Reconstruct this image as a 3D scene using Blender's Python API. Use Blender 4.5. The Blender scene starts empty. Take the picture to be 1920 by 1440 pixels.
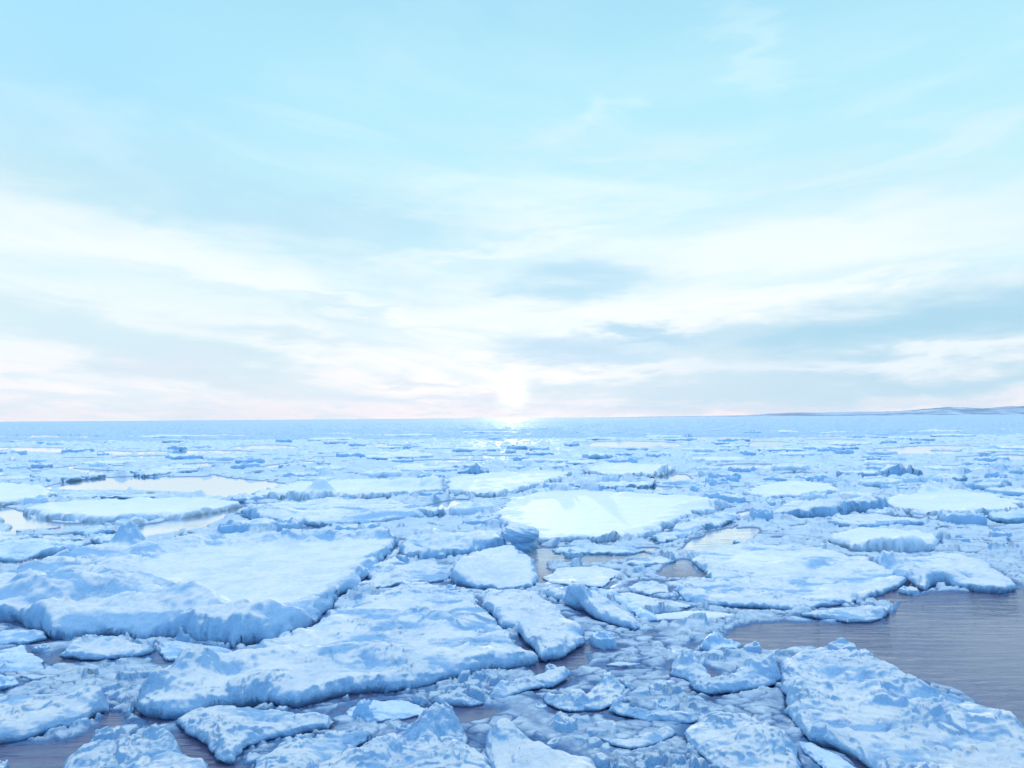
import bpy, math, random
import numpy as np
from mathutils import Matrix, Vector

# ------------------------------------------------------------------ camera
CAMH, FPX, PITCH, ROLL = 5.0, 1450.0, math.radians(2.5), math.radians(-0.42)
scene = bpy.context.scene
col = scene.collection
cam_d = bpy.data.cameras.new('camera'); cam = bpy.data.objects.new('camera', cam_d); col.objects.link(cam)
cam_d.sensor_width = 36.0; cam_d.lens = 36.0 * FPX / 1920.0; cam_d.clip_start = 0.1; cam_d.clip_end = 90000
CM = Matrix.Rotation(math.pi/2 + PITCH, 4, 'X') @ Matrix.Rotation(ROLL, 4, 'Z')
cam.matrix_world = Matrix.Translation((0, 0, CAMH)) @ CM
scene.camera = cam
scene.render.engine = 'CYCLES'; scene.cycles.caustics_reflective = False; scene.cycles.caustics_refractive = False; scene.cycles.sample_clamp_indirect = 2.0; scene.cycles.sample_clamp_direct = 3.0; scene.cycles.blur_glossy = 3.0
scene.render.resolution_x = 1024; scene.render.resolution_y = 768
scene.view_settings.view_transform = 'Standard'; scene.view_settings.look = 'None'
scene.view_settings.exposure = 0.12; scene.view_settings.gamma = 1.0

# ------------------------------------------------------------------ sun
SUN_EL, SUN_AZ = math.radians(2.0), 0.0            # azimuth measured from +Y
sd_ = bpy.data.lights.new('sun', 'SUN'); sun = bpy.data.objects.new('sun', sd_); col.objects.link(sun)
sd_.energy = 2.3; sd_.angle = math.radians(0.6); sd_.color = (1.0, 0.87, 0.80)
sun.rotation_euler = (math.radians(90) - SUN_EL, 0, math.pi)   # light travels towards -Y
SUNV = Vector((0, math.cos(SUN_EL), math.sin(SUN_EL)))
sun.rotation_euler = (-SUNV).to_track_quat('-Z', 'Y').to_euler()

# ------------------------------------------------------------------ world
w = bpy.data.worlds.new('World'); scene.world = w; w.use_nodes = True
nt = w.node_tree; nt.nodes.clear()
class G:
    """tiny node helper: every method returns an output socket"""
    def __init__(s, nt): s.nt = nt
    def n(s, t, **k):
        nd = s.nt.nodes.new(t)
        for a, b in k.items(): setattr(nd, a, b)
        return nd
    def put(s, sock, v):
        if isinstance(v, bpy.types.NodeSocket): s.nt.links.new(v, sock)
        elif v is not None: sock.default_value = v
    def m(s, op, a, b=None, c=None, clamp=False):
        nd = s.n('ShaderNodeMath', operation=op); nd.use_clamp = clamp
        for i, v in enumerate((a, b, c)): s.put(nd.inputs[i], v)
        return nd.outputs[0]
    def v(s, op, a, b=None):
        nd = s.n('ShaderNodeVectorMath', operation=op); s.put(nd.inputs[0], a)
        if b is not None: s.put(nd.inputs[3 if op == 'SCALE' else 1], b)
        return nd.outputs['Value'] if op in ('DOT_PRODUCT', 'LENGTH') else nd.outputs[0]
    def mix(s, f, a, b, mode='MIX'):
        nd = s.n('ShaderNodeMix', data_type='RGBA', blend_type=mode)
        s.put(nd.inputs['Factor'], f)
        for nm, v in (('A', a), ('B', b)):
            sk = [i for i in nd.inputs if i.name == nm and i.type == 'RGBA'][0]
            s.put(sk, v if isinstance(v, bpy.types.NodeSocket) else tuple(v) + (1,))
        return [o for o in nd.outputs if o.type == 'RGBA'][0]
    def rng(s, v, a, b, c=0.0, d=1.0, smooth=True):
        nd = s.n('ShaderNodeMapRange', interpolation_type='SMOOTHSTEP' if smooth else 'LINEAR')
        for i, x in enumerate((v, a, b, c, d)): s.put(nd.inputs[i], x)
        return nd.outputs[0]
    def noise(s, vec, scale, detail=4, rough=.5, dist=0.0):
        nd = s.n('ShaderNodeTexNoise'); s.put(nd.inputs['Vector'], vec)
        nd.inputs['Scale'].default_value = scale; nd.inputs['Detail'].default_value = detail
        nd.inputs['Roughness'].default_value = rough; nd.inputs['Distortion'].default_value = dist
        return nd.outputs[0]
    def comb(s, x, y, z):
        nd = s.n('ShaderNodeCombineXYZ')
        for i, v in enumerate((x, y, z)): s.put(nd.inputs[i], v)
        return nd.outputs[0]
    def ramp(s, f, stops, interp='LINEAR'):
        nd = s.n('ShaderNodeValToRGB'); s.put(nd.inputs[0], f); cr = nd.color_ramp; cr.interpolation = interp
        while len(cr.elements) < len(stops): cr.elements.new(0.5)
        for e, (p, c) in zip(cr.elements, stops): e.position = p; e.color = tuple(c) + (1,)
        return nd.outputs[0]
g = G(nt)
tc = g.n('ShaderNodeTexCoord'); D = g.v('NORMALIZE', tc.outputs['Generated'])
sp = g.n('ShaderNodeSeparateXYZ'); g.put(sp.inputs[0], D); dx, dy, dz = sp.outputs
zup = g.m('MAXIMUM', dz, 0.0)
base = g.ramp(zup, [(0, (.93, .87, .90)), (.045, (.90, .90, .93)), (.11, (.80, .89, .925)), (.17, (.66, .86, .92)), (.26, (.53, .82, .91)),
                    (.375, (.45, .79, .91)), (.50, (.37, .70, .88)), (.68, (1.2, 1.31, 1.46)), (1, (1.0, 1.19, 1.38))], 'EASE')  # topmost stops: unseen sky above the frame, brightened to light the snow
# azimuth and elevation, warped a little so that cloud edges are uneven
az = g.m('ARCTAN2', dx, dy); el = g.m('ARCSINE', dz)
pl = g.comb(g.m('DIVIDE', dx, g.m('ADD', zup, .07)), g.m('DIVIDE', dy, g.m('ADD', zup, .07)), 0.0)
wv = g.comb(g.m('MULTIPLY', az, 2.2), g.m('MULTIPLY', el, 9.0), 3.0)
n1 = g.noise(wv, 2.2, 5, .55, .4); n2 = g.noise(g.v('ADD', wv, (7.3, 2.1, 5.0)), 2.6, 5, .6, .3)
azw = g.m('ADD', az, g.m('MULTIPLY', g.m('SUBTRACT', n1, .5), .34))
elw = g.m('ADD', el, g.m('MULTIPLY', g.m('SUBTRACT', n2, .5), .10))
sky = base
# glow round the sun
cs = g.v('DOT_PRODUCT', D, tuple(SUNV)); ang = g.m('ARCCOSINE', g.m('MINIMUM', cs, 1.0))
def lobe(deg, amp): return g.m('MULTIPLY', g.m('EXPONENT', g.m('MULTIPLY', g.m('POWER', g.m('DIVIDE', ang, math.radians(deg)), 2.0), -1.0)), amp)
glow = g.v('SCALE', (1.0, .97, .95), lobe(10, .05))
glow = g.v('ADD', glow, g.v('SCALE', (1.0, .95, .93), lobe(.85, 2.4)))
low = g.m('MULTIPLY', g.m('EXPONENT', g.m('MULTIPLY', el, -28.0)), lobe(34, .06))
glow = g.v('ADD', glow, g.v('SCALE', (1.0, .35, .30), low))
sky = g.v('ADD', sky, glow)
# thin high cloud: streaks of a flat layer seen in perspective
st = g.noise(g.v('MULTIPLY', pl, (.55, .30, 1)), 1.3, 7, .58, .8)
st2 = g.noise(g.v('MULTIPLY', g.v('ADD', pl, (31, 12, 0)), (.9, .35, 1)), 2.2, 6, .6, .6)
wh = g.m('MULTIPLY', g.rng(st, .47, .66), g.rng(zup, .03, .14))
wh = g.m('MULTIPLY', wh, g.rng(zup, .62, .22))
sky = g.mix(g.m('MULTIPLY', wh, .45), sky, (.93, .965, .98))
dk = g.m('MULTIPLY', g.rng(st2, .48, .68), g.rng(zup, .50, .10))
sky = g.mix(g.m('MULTIPLY', dk, .46), sky, (.60, .79, .90))
tv = g.comb(g.m('MULTIPLY', g.m('ADD', az, g.m('MULTIPLY', el, .6)), 3.0), g.m('MULTIPLY', g.m('ADD', el, g.m('MULTIPLY', g.m('ABSOLUTE', az), -.12)), 17.0), 1.0)
w1 = g.noise(tv, 1.5, 7, .6, .9); w2 = g.noise(g.v('ADD', tv, (4, 19, 2)), 1.1, 6, .55, .7); hi = g.rng(el, .50, .12)
sky = g.mix(g.m('MULTIPLY', g.m('MULTIPLY', g.rng(w1, .48, .66), hi), .60), sky, (.62, .81, .91))
sky = g.mix(g.m('MULTIPLY', g.m('MULTIPLY', g.rng(w2, .48, .66), hi), .40), sky, (.97, .975, .985))
# individual cloud banks: (x, y, half width, half height, slope, colour, strength), positions as seen in the sky
BL = [
 (160, 215, 80, 38, .25, (.86, .96, .98), .40), (235, 320, 55, 24, .2, (.88, .96, .98), .35), (60, 60, 300, 150, 0, (.36, .70, .93), .65),
 (1430, 70, 50, 60, .9, (.85, .96, .98), .22), (1140, 197, 40, 10, .1, (.9, .97, .98), .25),
 (60, 320, 260, 70, .1, (.50, .73, .83), .55), (330, 470, 260, 60, .12, (.96, .97, .99), .60), (560, 390, 330, 60, .10, (.45, .72, .87), .75),
 (1100, 350, 240, 30, 0, (.88, .98, 1.), .4), (1650, 400, 330, 60, 0, (.78, .90, .94), .30), (1450, 470, 420, 50, -.05, (.97, .98, 1.), .55),
 (1080, 520, 130, 30, .03, (.47, .72, .87), .85), (1060, 545, 70, 26, 0, (.47, .72, .87), .7), (770, 520, 90, 12, .16, (.62, .82, .90), .7),
 (720, 550, 80, 7, .12, (.62, .82, .90), .6), (1080, 590, 300, 30, 0, (1., 1., 1.), .5), (150, 545, 230, 26, .12, (.80, .90, .92), .6),
 (250, 640, 330, 30, .20, (.58, .77, .86), .9), (520, 620, 150, 16, .1, (.62, .78, .87), .8), (650, 575, 160, 9, .14, (.62, .80, .88), .7), (400, 545, 200, 10, .16, (.64, .83, .88), .6), (880, 470, 120, 9, -.1, (.98, .99, 1.), .35), (1060, 440, 150, 12, -.1, (.98, .99, 1.), .35), (1330, 425, 120, 8, -.08, (.66, .84, .92), .5), (1500, 560, 260, 14, -.12, (.97, .98, 1.), .6), (100, 610, 220, 24, .12, (.66, .83, .89), .6),
 (420, 700, 200, 20, .16, (.68, .77, .87), .7), (1230, 636, 200, 14, -.05, (.45, .68, .85), .9), (1080, 668, 170, 17, .06, (.50, .71, .87), .9),
 (1160, 690, 120, 12, .04, (.56, .73, .88), .7), (1300, 650, 130, 13, -.12, (.56, .76, .90), .55), (1300, 700, 420, 12, -.03, (.98, .98, 1.), .75),
 (1780, 615, 360, 50, -.10, (.39, .65, .81), .95), (1700, 690, 460, 13, -.09, (.90, .95, .98), .6), (1760, 722, 520, 26, -.02, (.45, .68, .82), .90),
 (1250, 738, 330, 17, .0, (.58, .75, .86), .80), (810, 703, 55, 8, .08, (.70, .80, .87), .85), (800, 745, 120, 7, -.02, (.72, .80, .90), .75),
 (930, 732, 34, 5, 0, (.80, .82, .92), .7), (90, 745, 300, 14, .02, (.70, .81, .88), .6), (1500, 765, 400, 8, 0, (.66, .77, .87), .6)]
for (x, y, wx, wy, sl, c, a) in BL:
    a0 = math.atan((x - 960) / FPX); e0 = math.atan((783.5 - y) / FPX) * math.cos(a0)
    u = g.m('SUBTRACT', azw, a0)
    vv = g.m('SUBTRACT', g.m('SUBTRACT', elw, e0), g.m('MULTIPLY', u, -sl))
    u = g.m('DIVIDE', u, wx / FPX); vv = g.m('DIVIDE', vv, wy / FPX)
    r2 = g.m('ADD', g.m('MULTIPLY', u, u), g.m('MULTIPLY', vv, vv))
    f = g.m('MULTIPLY', g.m('EXPONENT', g.m('MULTIPLY', g.m('POWER', r2, 1.25), -.8)), a, clamp=True)
    sky = g.mix(f, sky, c)
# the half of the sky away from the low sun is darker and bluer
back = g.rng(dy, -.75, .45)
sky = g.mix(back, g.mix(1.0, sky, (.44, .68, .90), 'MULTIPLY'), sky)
ns = g.n('ShaderNodeTexSky', sky_type='NISHITA'); ns.sun_disc = False
ns.sun_elevation = SUN_EL; ns.sun_rotation = SUN_AZ; ns.air_density = 1.0; ns.dust_density = .3
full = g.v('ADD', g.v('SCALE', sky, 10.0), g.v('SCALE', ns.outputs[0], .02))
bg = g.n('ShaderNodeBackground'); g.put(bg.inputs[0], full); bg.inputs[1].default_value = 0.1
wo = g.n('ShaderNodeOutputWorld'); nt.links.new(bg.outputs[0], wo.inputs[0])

# ------------------------------------------------------------------ helpers
def tag(o, label=None, cat=None, group=None, kind=None):
    if label: o['label'] = label
    if cat: o['category'] = cat
    if group: o['group'] = group
    if kind: o['kind'] = kind
    return o
CR = np.array(CM.to_3x3())
def proj(px, py, z=0.0):
    """point at height z that the photograph shows at pixel (px, py)"""
    d = CR @ np.array([(px - 960) / FPX, (720 - py) / FPX, -1.0])
    t = (CAMH - z) / max(-d[2], 2e-4)
    return d[0] * t, d[1] * t
def mesh_obj(name, V, Q, mat, loc=(0, 0, 0), smooth=True):
    me = bpy.data.meshes.new(name); V = np.ascontiguousarray(V, np.float32); Q = np.ascontiguousarray(Q, np.int32)
    me.vertices.add(len(V)); me.vertices.foreach_set('co', V.ravel())
    k = Q.shape[1]; me.loops.add(Q.size); me.loops.foreach_set('vertex_index', Q.ravel())
    me.polygons.add(len(Q)); me.polygons.foreach_set('loop_start', np.arange(0, Q.size, k, dtype=np.int32))
    me.polygons.foreach_set('use_smooth', np.full(len(Q), smooth)); me.update(calc_edges=True); me.validate()
    me.materials.append(mat)
    o = bpy.data.objects.new(name, me); col.objects.link(o); o.location = loc
    return o
# vectorised noise
_tab = np.random.RandomState(7).permutation(1 << 16).astype(np.int64)
_ang = np.random.RandomState(8).rand(1 << 16) * 2 * np.pi
_gx, _gy = np.cos(_ang), np.sin(_ang)
def _h(i, j, s): return _tab[(_tab[(i + s * 7919) & 65535] + j * 31) & 65535]
def gn(x, y, s=0):
    i = np.floor(x).astype(np.int64); j = np.floor(y).astype(np.int64); u = x - i; v = y - j
    fu = u*u*u*(u*(u*6-15)+10); fv = v*v*v*(v*(v*6-15)+10)
    def c(a, b):
        h = _h(i + a, j + b, s); return _gx[h] * (u - a) + _gy[h] * (v - b)
    n00, n10, n01, n11 = c(0, 0), c(1, 0), c(0, 1), c(1, 1)
    return 1.5 * ((n00*(1-fu) + n10*fu)*(1-fv) + (n01*(1-fu) + n11*fu)*fv)
def fbm(x, y, o=4, s=0, gain=.5):
    r = 0; a = 1; t = 0
    for k in range(o): r = r + a * gn(x * 2**k + 17.3*k, y * 2**k - 9.1*k, s + k); t += a; a *= gain
    return r / t
def ridged(x, y, o=4, s=0):
    r = 0; a = 1; t = 0
    for k in range(o): r = r + a * (1 - 2.2*np.abs(gn(x * 2**k + 5.3*k, y * 2**k + 3.7*k, s + k))); t += a; a *= .5
    return r / t
_rx, _ry, _rv = [np.random.RandomState(q).rand(1 << 16) for q in (11, 12, 13)]
def voro(x, y, s=0):
    i = np.floor(x).astype(np.int64); j = np.floor(y).astype(np.int64)
    f1 = np.full(x.shape, 9.); f2 = np.full(x.shape, 9.); cid = np.zeros(x.shape, np.int64)
    for a in (-1, 0, 1):
        for b in (-1, 0, 1):
            h = _h(i + a, j + b, s); d = np.hypot(i + a + _rx[h] - x, j + b + _ry[h] - y)
            m = d < f1; f2 = np.where(m, f1, np.minimum(f2, d)); cid = np.where(m, h, cid); f1 = np.where(m, d, f1)
    return f1, f2, cid
def sstep(x, a, b): t = np.clip((x - a) / (b - a), 0, 1); return t*t*(3 - 2*t)
def spline(P, n=5):
    P = np.array(P, float); out = []
    N = len(P)
    for i in range(N):
        a, b, c, d = P[i-1], P[i], P[(i+1) % N], P[(i+2) % N]
        for k in range(n):
            t = k / n
            out.append(.5*((2*b) + (-a+c)*t + (2*a-5*b+4*c-d)*t*t + (-a+3*b-3*c+d)*t**3) if n > 1 else b)
    return np.array(out)
def sdf(x, y, P):
    """signed distance to polygon P, positive inside"""
    d = np.full(x.shape, 1e9); ins = np.zeros(x.shape, bool); N = len(P)
    for k in range(N):
        ax, ay = P[k]; bx, by = P[(k+1) % N]; ex, ey = bx-ax, by-ay; L = ex*ex+ey*ey + 1e-12
        wx, wy = x-ax, y-ay; t = np.clip((wx*ex+wy*ey)/L, 0, 1)
        d = np.minimum(d, (wx-ex*t)**2 + (wy-ey*t)**2)
        c = (ay > y) != (by > y)
        ins ^= c & (x < ex*(y-ay)/(ey if abs(ey) > 1e-12 else 1e-12) + ax)
    d = np.sqrt(d); return np.where(ins, d, -d)
def gridquads(nx, ny):
    a = (np.arange(ny-1)[:, None]*nx + np.arange(nx-1)[None, :]).ravel()
    return np.stack([a, a+1, a+nx+1, a+nx], 1)
def compact(V, Q, keep):
    Q = Q[keep[Q].any(1)]; used = np.zeros(len(V), bool); used[Q.ravel()] = True
    idx = np.cumsum(used) - 1
    return V[used], idx[Q]

# ------------------------------------------------------------------ materials
def new_mat(name):
    m = bpy.data.materials.new(name); m.use_nodes = True; m.node_tree.nodes.clear()
    q = G(m.node_tree); b = q.n('ShaderNodeBsdfPrincipled'); o = q.n('ShaderNodeOutputMaterial')
    m.node_tree.links.new(b.outputs[0], o.inputs[0]); return m, q, b
def ice_mat(name, snow, ice, rough=.6, patch=.5, bump=.35, wetz=None, spec=.5, wet=(.2, .31, .5)):
    m, q, b = new_mat(name)
    geo = q.n('ShaderNodeNewGeometry'); P = geo.outputs['Position']
    s1 = q.noise(P, .9, 6, .6, .5); s2 = q.noise(P, 6.0, 6, .65, .2); s3 = q.noise(P, 34.0, 5, .7)
    nz = q.n('ShaderNodeSeparateXYZ'); q.put(nz.inputs[0], geo.outputs['Normal'])
    k = q.m('ADD', q.m('MULTIPLY', s1, .6), q.m('MULTIPLY', s2, .4))
    k = q.rng(k, .42, .62)                                   # wind-scoured patches of bare ice
    side = q.rng(nz.outputs[2], .965, .60)                    # snow does not lie on the steep faces
    at = q.n('ShaderNodeAttribute'); at.attribute_name = 'bare_ice'
    k2 = q.rng(q.m('ADD', at.outputs['Fac'], q.m('MULTIPLY', q.m('SUBTRACT', s2, .5), .9)), .15, .85)
    f = q.m('MAXIMUM', q.m('MAXIMUM', q.m('MULTIPLY', k, patch * .55), q.m('MULTIPLY', k2, patch * 1.5), clamp=True), side)
    c = q.mix(f, snow, ice)
    c = q.mix(q.m('MULTIPLY', q.rng(s3, .35, .7), .22), c, (.95, .97, 1.0))
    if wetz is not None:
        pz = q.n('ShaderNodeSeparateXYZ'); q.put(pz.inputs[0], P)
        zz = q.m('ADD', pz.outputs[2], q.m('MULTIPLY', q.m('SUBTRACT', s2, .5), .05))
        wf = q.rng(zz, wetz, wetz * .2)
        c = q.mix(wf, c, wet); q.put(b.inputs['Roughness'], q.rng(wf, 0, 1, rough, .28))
    else: b.inputs['Roughness'].default_value = rough
    q.put(b.inputs['Base Color'], c)
    b.inputs['Specular IOR Level'].default_value = spec; b.inputs['IOR'].default_value = 1.31
    bp = q.n('ShaderNodeBump'); bp.inputs['Strength'].default_value = bump; bp.inputs['Distance'].default_value = .06
    q.put(bp.inputs['Height'], q.m('ADD', q.m('MULTIPLY', s2, 1.0), q.m('MULTIPLY', s3, .5)))
    q.put(b.inputs['Normal'], bp.outputs[0])
    return m
SNOW = ice_mat('snow_crust', (.89, .91, .955), (.54, .72, .92), .8, .42, .6, spec=.2)
ROUGH = ice_mat('hummocky_ice', (.95, .965, .985), (.28, .54, .85), .75, .64, 1.0, spec=.2)
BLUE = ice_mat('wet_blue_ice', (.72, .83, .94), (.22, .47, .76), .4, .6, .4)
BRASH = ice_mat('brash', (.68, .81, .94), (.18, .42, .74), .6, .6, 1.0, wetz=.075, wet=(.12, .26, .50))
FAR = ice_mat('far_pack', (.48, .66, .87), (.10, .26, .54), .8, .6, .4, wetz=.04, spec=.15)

def water_mat():
    m, q, b = new_mat('sea_water')
    geo = q.n('ShaderNodeNewGeometry'); P = geo.outputs['Position']
    b.inputs['Roughness'].default_value = .06; b.inputs['IOR'].default_value = 1.6
    rot = q.n('ShaderNodeMapping'); q.put(rot.inputs['Vector'], P); rot.inputs['Rotation'].default_value = (0, 0, math.radians(14))
    rot.inputs['Scale'].default_value = (.55, 2.6, 1)
    r1 = q.noise(rot.outputs[0], 1.6, 5, .55, .8)
    r2 = q.noise(P, .22, 3, .5)
    r3 = q.noise(P, 9, 3, .6)
    hh = q.m('ADD', q.m('MULTIPLY', r1, 1.0), q.m('MULTIPLY', r3, .10))
    sp_ = q.n('ShaderNodeSeparateXYZ'); q.put(sp_.inputs[0], P)
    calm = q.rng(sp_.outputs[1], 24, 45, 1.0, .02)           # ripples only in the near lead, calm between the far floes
    pool_glare = q.rng(sp_.outputs[1], 23, 31)                     # farther water made near-white and metallic to paint in bright sky glare
    q.put(b.inputs['Base Color'], q.mix(pool_glare, (.115, .125, .23), (.95, .96, .97))); q.put(b.inputs['Metallic'], q.m('MULTIPLY', pool_glare, .97))
    bp = q.n('ShaderNodeBump'); bp.inputs['Distance'].default_value = .10
    q.put(bp.inputs['Strength'], q.m('MULTIPLY', q.rng(r2, .35, .6, .2, .6), calm))
    q.put(bp.inputs['Height'], hh); q.put(b.inputs['Normal'], bp.outputs[0])
    return m
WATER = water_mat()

# ------------------------------------------------------------------ sea
S = 13500.0
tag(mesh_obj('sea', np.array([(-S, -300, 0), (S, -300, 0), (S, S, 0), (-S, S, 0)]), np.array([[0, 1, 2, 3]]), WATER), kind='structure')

# ------------------------------------------------------------------ traced floes
FLOE_POLYS = []       # world outlines, for the slush between them
_seed = [100]
def floe(label, pts, T=.28, hum=.14, hs=1.2, rim=.08, rw=.35, bumps=(), pans=(), mat=None, edge=.16, w=.16, tilt=(0, 0),
         under=.18, fine=1.0, bare=.12, name='ice_floe', cat='ice floe', group=None, res=1.0, zback=None, soft=False):
    Dm0 = math.hypot(*proj(sum(p[0] for p in pts) / len(pts), sum(p[1] for p in pts) / len(pts)))
    _seed[0] += 13; s = _seed[0]; T *= .66 if Dm0 < 28 else .58; hum *= .95 if Dm0 < 28 else .8; rim *= .7
    pts = [tuple(map(float, p)) for p in pts]; my = sum(p[1] for p in pts) / len(pts)
    zb = T * .9 if zback is None else zback
    P = np.array([proj(x, y, zb if y < my else T * .15) for x, y in pts]); P = spline(P, 1)
    FLOE_POLYS.append(P)
    cx, cy = P.mean(0); Dm = max(math.hypot(cx, cy), 9)
    size = min(np.ptp(P[:, 0]), np.ptp(P[:, 1]))
    w = min(max(w * (.85 + Dm / 60), 1.3 * min(Dm * Dm / 7500, .004 * Dm)), size * .28); edge = min(edge * (.6 + Dm / 60), size * .16)
    sx = (.00115 if Dm < 24 else .0014) * Dm / res; sy = min(max(Dm * Dm / 9500, .9 * sx), 2.6 * sx) / res
    pad = w * 1.6 + 2 * sy + edge * 2.2 + .05
    xs = np.arange(P[:, 0].min() - pad, P[:, 0].max() + pad, sx); ys = np.arange(P[:, 1].min() - pad, P[:, 1].max() + pad, sy)
    X, Y = np.meshgrid(xs, ys); nx, ny = len(xs), len(ys)
    d = sdf(X, Y, P)
    # uneven, broken outline
    wob = fbm(X / .9, Y / .9, 4, s) * edge * 1.7 + fbm(X / .3, Y / .3, 2, s + 5) * edge * .3
    e1, e2, ei = voro(X / (.30 + Dm / 90), Y / (.30 + Dm / 90), s + 60)
    wob = wob + (_rv[ei] - .5) * edge * (.25 if soft else .7) * sstep(e2 - e1, 0, .45)
    gy_, gx_ = np.gradient(d, sy, sx); gl = np.hypot(gx_, gy_) + 1e-6; gx_, gy_ = gx_ / gl, gy_ / gl
    d = d + wob
    # relief of the top
    wx = X + .35 * hs * fbm(X / hs, Y / hs, 2, s + 31); wy = Y + .35 * hs * fbm(X / hs, Y / hs, 2, s + 37)
    rel = .55 * fbm(wx / (2.2 * hs), wy / (1.6 * hs), 3, s + 1) + .50 * ridged(wx / hs, wy / (.75 * hs), 4, s + 2) * sstep(fbm(X / (3 * hs), Y / (3 * hs), 2, s + 9), -.35, .3)
    f1, f2, cid = voro(wx / (.42 * hs), wy / (.36 * hs), s)
    blk = (_rv[cid] - .35) * sstep(f2 - f1, .02, .25) * sstep(fbm(X / (1.7 * hs), Y / (1.7 * hs), 2, s + 15), .0, .35)
    rel = rel + .75 * blk * (0 if soft else 1)
    tb = fbm(wx / (1.1 * hs), wy / (.8 * hs), 3, s + 70) * 3.2; tf = np.floor(tb); ter = (tf + sstep(tb - tf, .40, .62)) / 3.2
    rel = rel * 1.15 + (.55 if not soft else .15) * ter
    H = T * (1 + .25 * fbm(X / 3.0, Y / 3.0, 2, s + 3)) + hum * rel
    fz0 = .010 * fbm(X / .06, Y / .055, 3, s + 55) - .035 * sstep(fbm(X / .22, Y / .15, 3, s + 56), .22, .5)
    c1, c2, ci = voro(wx / .26, wy / .2, s + 50)
    crumb = sstep(fbm(X / 1.3, Y / 1.0, 3, s + 51), -.05, .35) * (0 if soft or mat is SNOW else 1)
    fz = .024 * fine * (fbm(X / .16, Y / .13, 4, s + 4) + .6 * ridged(X / .30, Y / .22, 3, s + 6)) * (.5 + crumb) + fz0 * (.5 + crumb) * fine + .07 * crumb * _rv[ci] * sstep(c2 - c1, .0, .35)
    rimn = sstep(fbm(X / 1.1, Y / 1.1, 2, s + 8), -.45, .45)
    H = H + fz + rim * np.exp(-((d - rw * .8) / rw) ** 2) * (.25 + 1.2 * rimn)
    scour = sstep(-.9 * rel + .9 * fbm(X / (1.6 * hs), Y / (.7 * hs), 4, s + 80), -.35, .65)
    if soft or mat is SNOW: scour = scour * .45
    scour = np.clip(scour + (bare if not (soft or mat is SNOW) else 0), 0, 1)
    for pan in pans:
        lvl, pp = pan[0], pan[1]
        PP = spline(np.array([proj(a, b_, T) for a, b_ in pp]), 4); dp = sdf(X, Y, PP) + .25 * fbm(X / 1.2, Y / 1.2, 3, s + 12)
        k = sstep(dp, -.15, .9)
        flat = T * lvl + .010 * fbm(X / 3.5, Y / 1.5, 3, s + 20) + .007 * fbm(X / .9, Y / .35, 3, s + 21) + .003 * fbm(X / .1, Y / .1, 2, s)
        H = H * (1 - k) + flat * k; scour = scour * (1 - k)
        H = H + (pan[2] if len(pan) > 2 else .1) * np.exp(-((dp + .35) / .40) ** 2) * sstep(fbm(X / 1.5, Y / 1.5, 2, s + 22), -.5, .4) * (d > .2)
    for bu in bumps:
        bx, by, r, h = bu[:4]; asp = bu[4] if len(bu) > 4 else 1.0; ro = bu[5] if len(bu) > 5 else 0.0
        ux, uy = proj(bx, by, T); cr_, sr_ = math.cos(ro), math.sin(ro)
        aX = (X-ux)*cr_ + (Y-uy)*sr_; aY = -(X-ux)*sr_ + (Y-uy)*cr_
        q = np.hypot(aX / (r * asp), aY / r) * (1 + .30 * fbm(X / (r * .9) , Y / (r * .9), 3, s + 17))
        H = H + h * (1 - sstep(q, .15, 1.05)) * (1 + .25 * ridged(X / (r * .5), Y / (r * .5), 3, s + 18))
    H = H + tilt[0] * (X - cx) + tilt[1] * (Y - cy)
    H = np.maximum(H, .05)
    t = np.clip(d / w, 0, 1); prof = .25 * t + .75 * (1 - (1 - t) ** 2.2) ** (1 / 1.6)
    lip = .30
    Z = H * (lip + (1 - lip) * prof)
    # underside of the lip folds back in below the overhang
    u = np.clip(-d / (w * .55), 0, 1); fold = d < 0
    Z = np.where(fold, H * lip * (1 - u) - u * .10 - .2 * np.clip(-d / w - .55, 0, 1), Z)
    shift = np.where(fold, (-d) + min(under, w * 1.6) * u ** .8 * (1 + .5 * fbm(X / .3, Y / .3, 2, s + 40)), 0)
    # break up the side faces
    sj = (fbm(X / .22 + Z * 6, Y / .22 - Z * 5, 3, s + 41)) * .03 * (np.abs(d) < w) * min(.5 + Dm / 40, 1.2)
    sj = sj + .030 * gn(Z * 17 + X * .8, (X + Y) / .7, s + 42) * (np.abs(d) < w) * min(.5 + Dm / 40, 1.2)
    shift = shift + sj
    V = np.stack([(X + gx_ * shift) - cx, (Y + gy_ * shift) - cy, Z], -1).reshape(-1, 3)
    keep = (d > -w * 1.6 - sy).ravel()
    Q = gridquads(nx, ny); Q = Q[keep[Q].all(1)]
    if len(Q) == 0: return None
    V, Q = compact(np.c_[V, scour.ravel()], Q, np.ones(len(V), bool))
    o = mesh_obj(name, V[:, :3], Q, mat or ROUGH, (cx, cy, 0))
    o.data.attributes.new('bare_ice', 'FLOAT', 'POINT').data.foreach_set('value', np.ascontiguousarray(V[:, 3], np.float32))
    return tag(o, label, cat, group)

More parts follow.
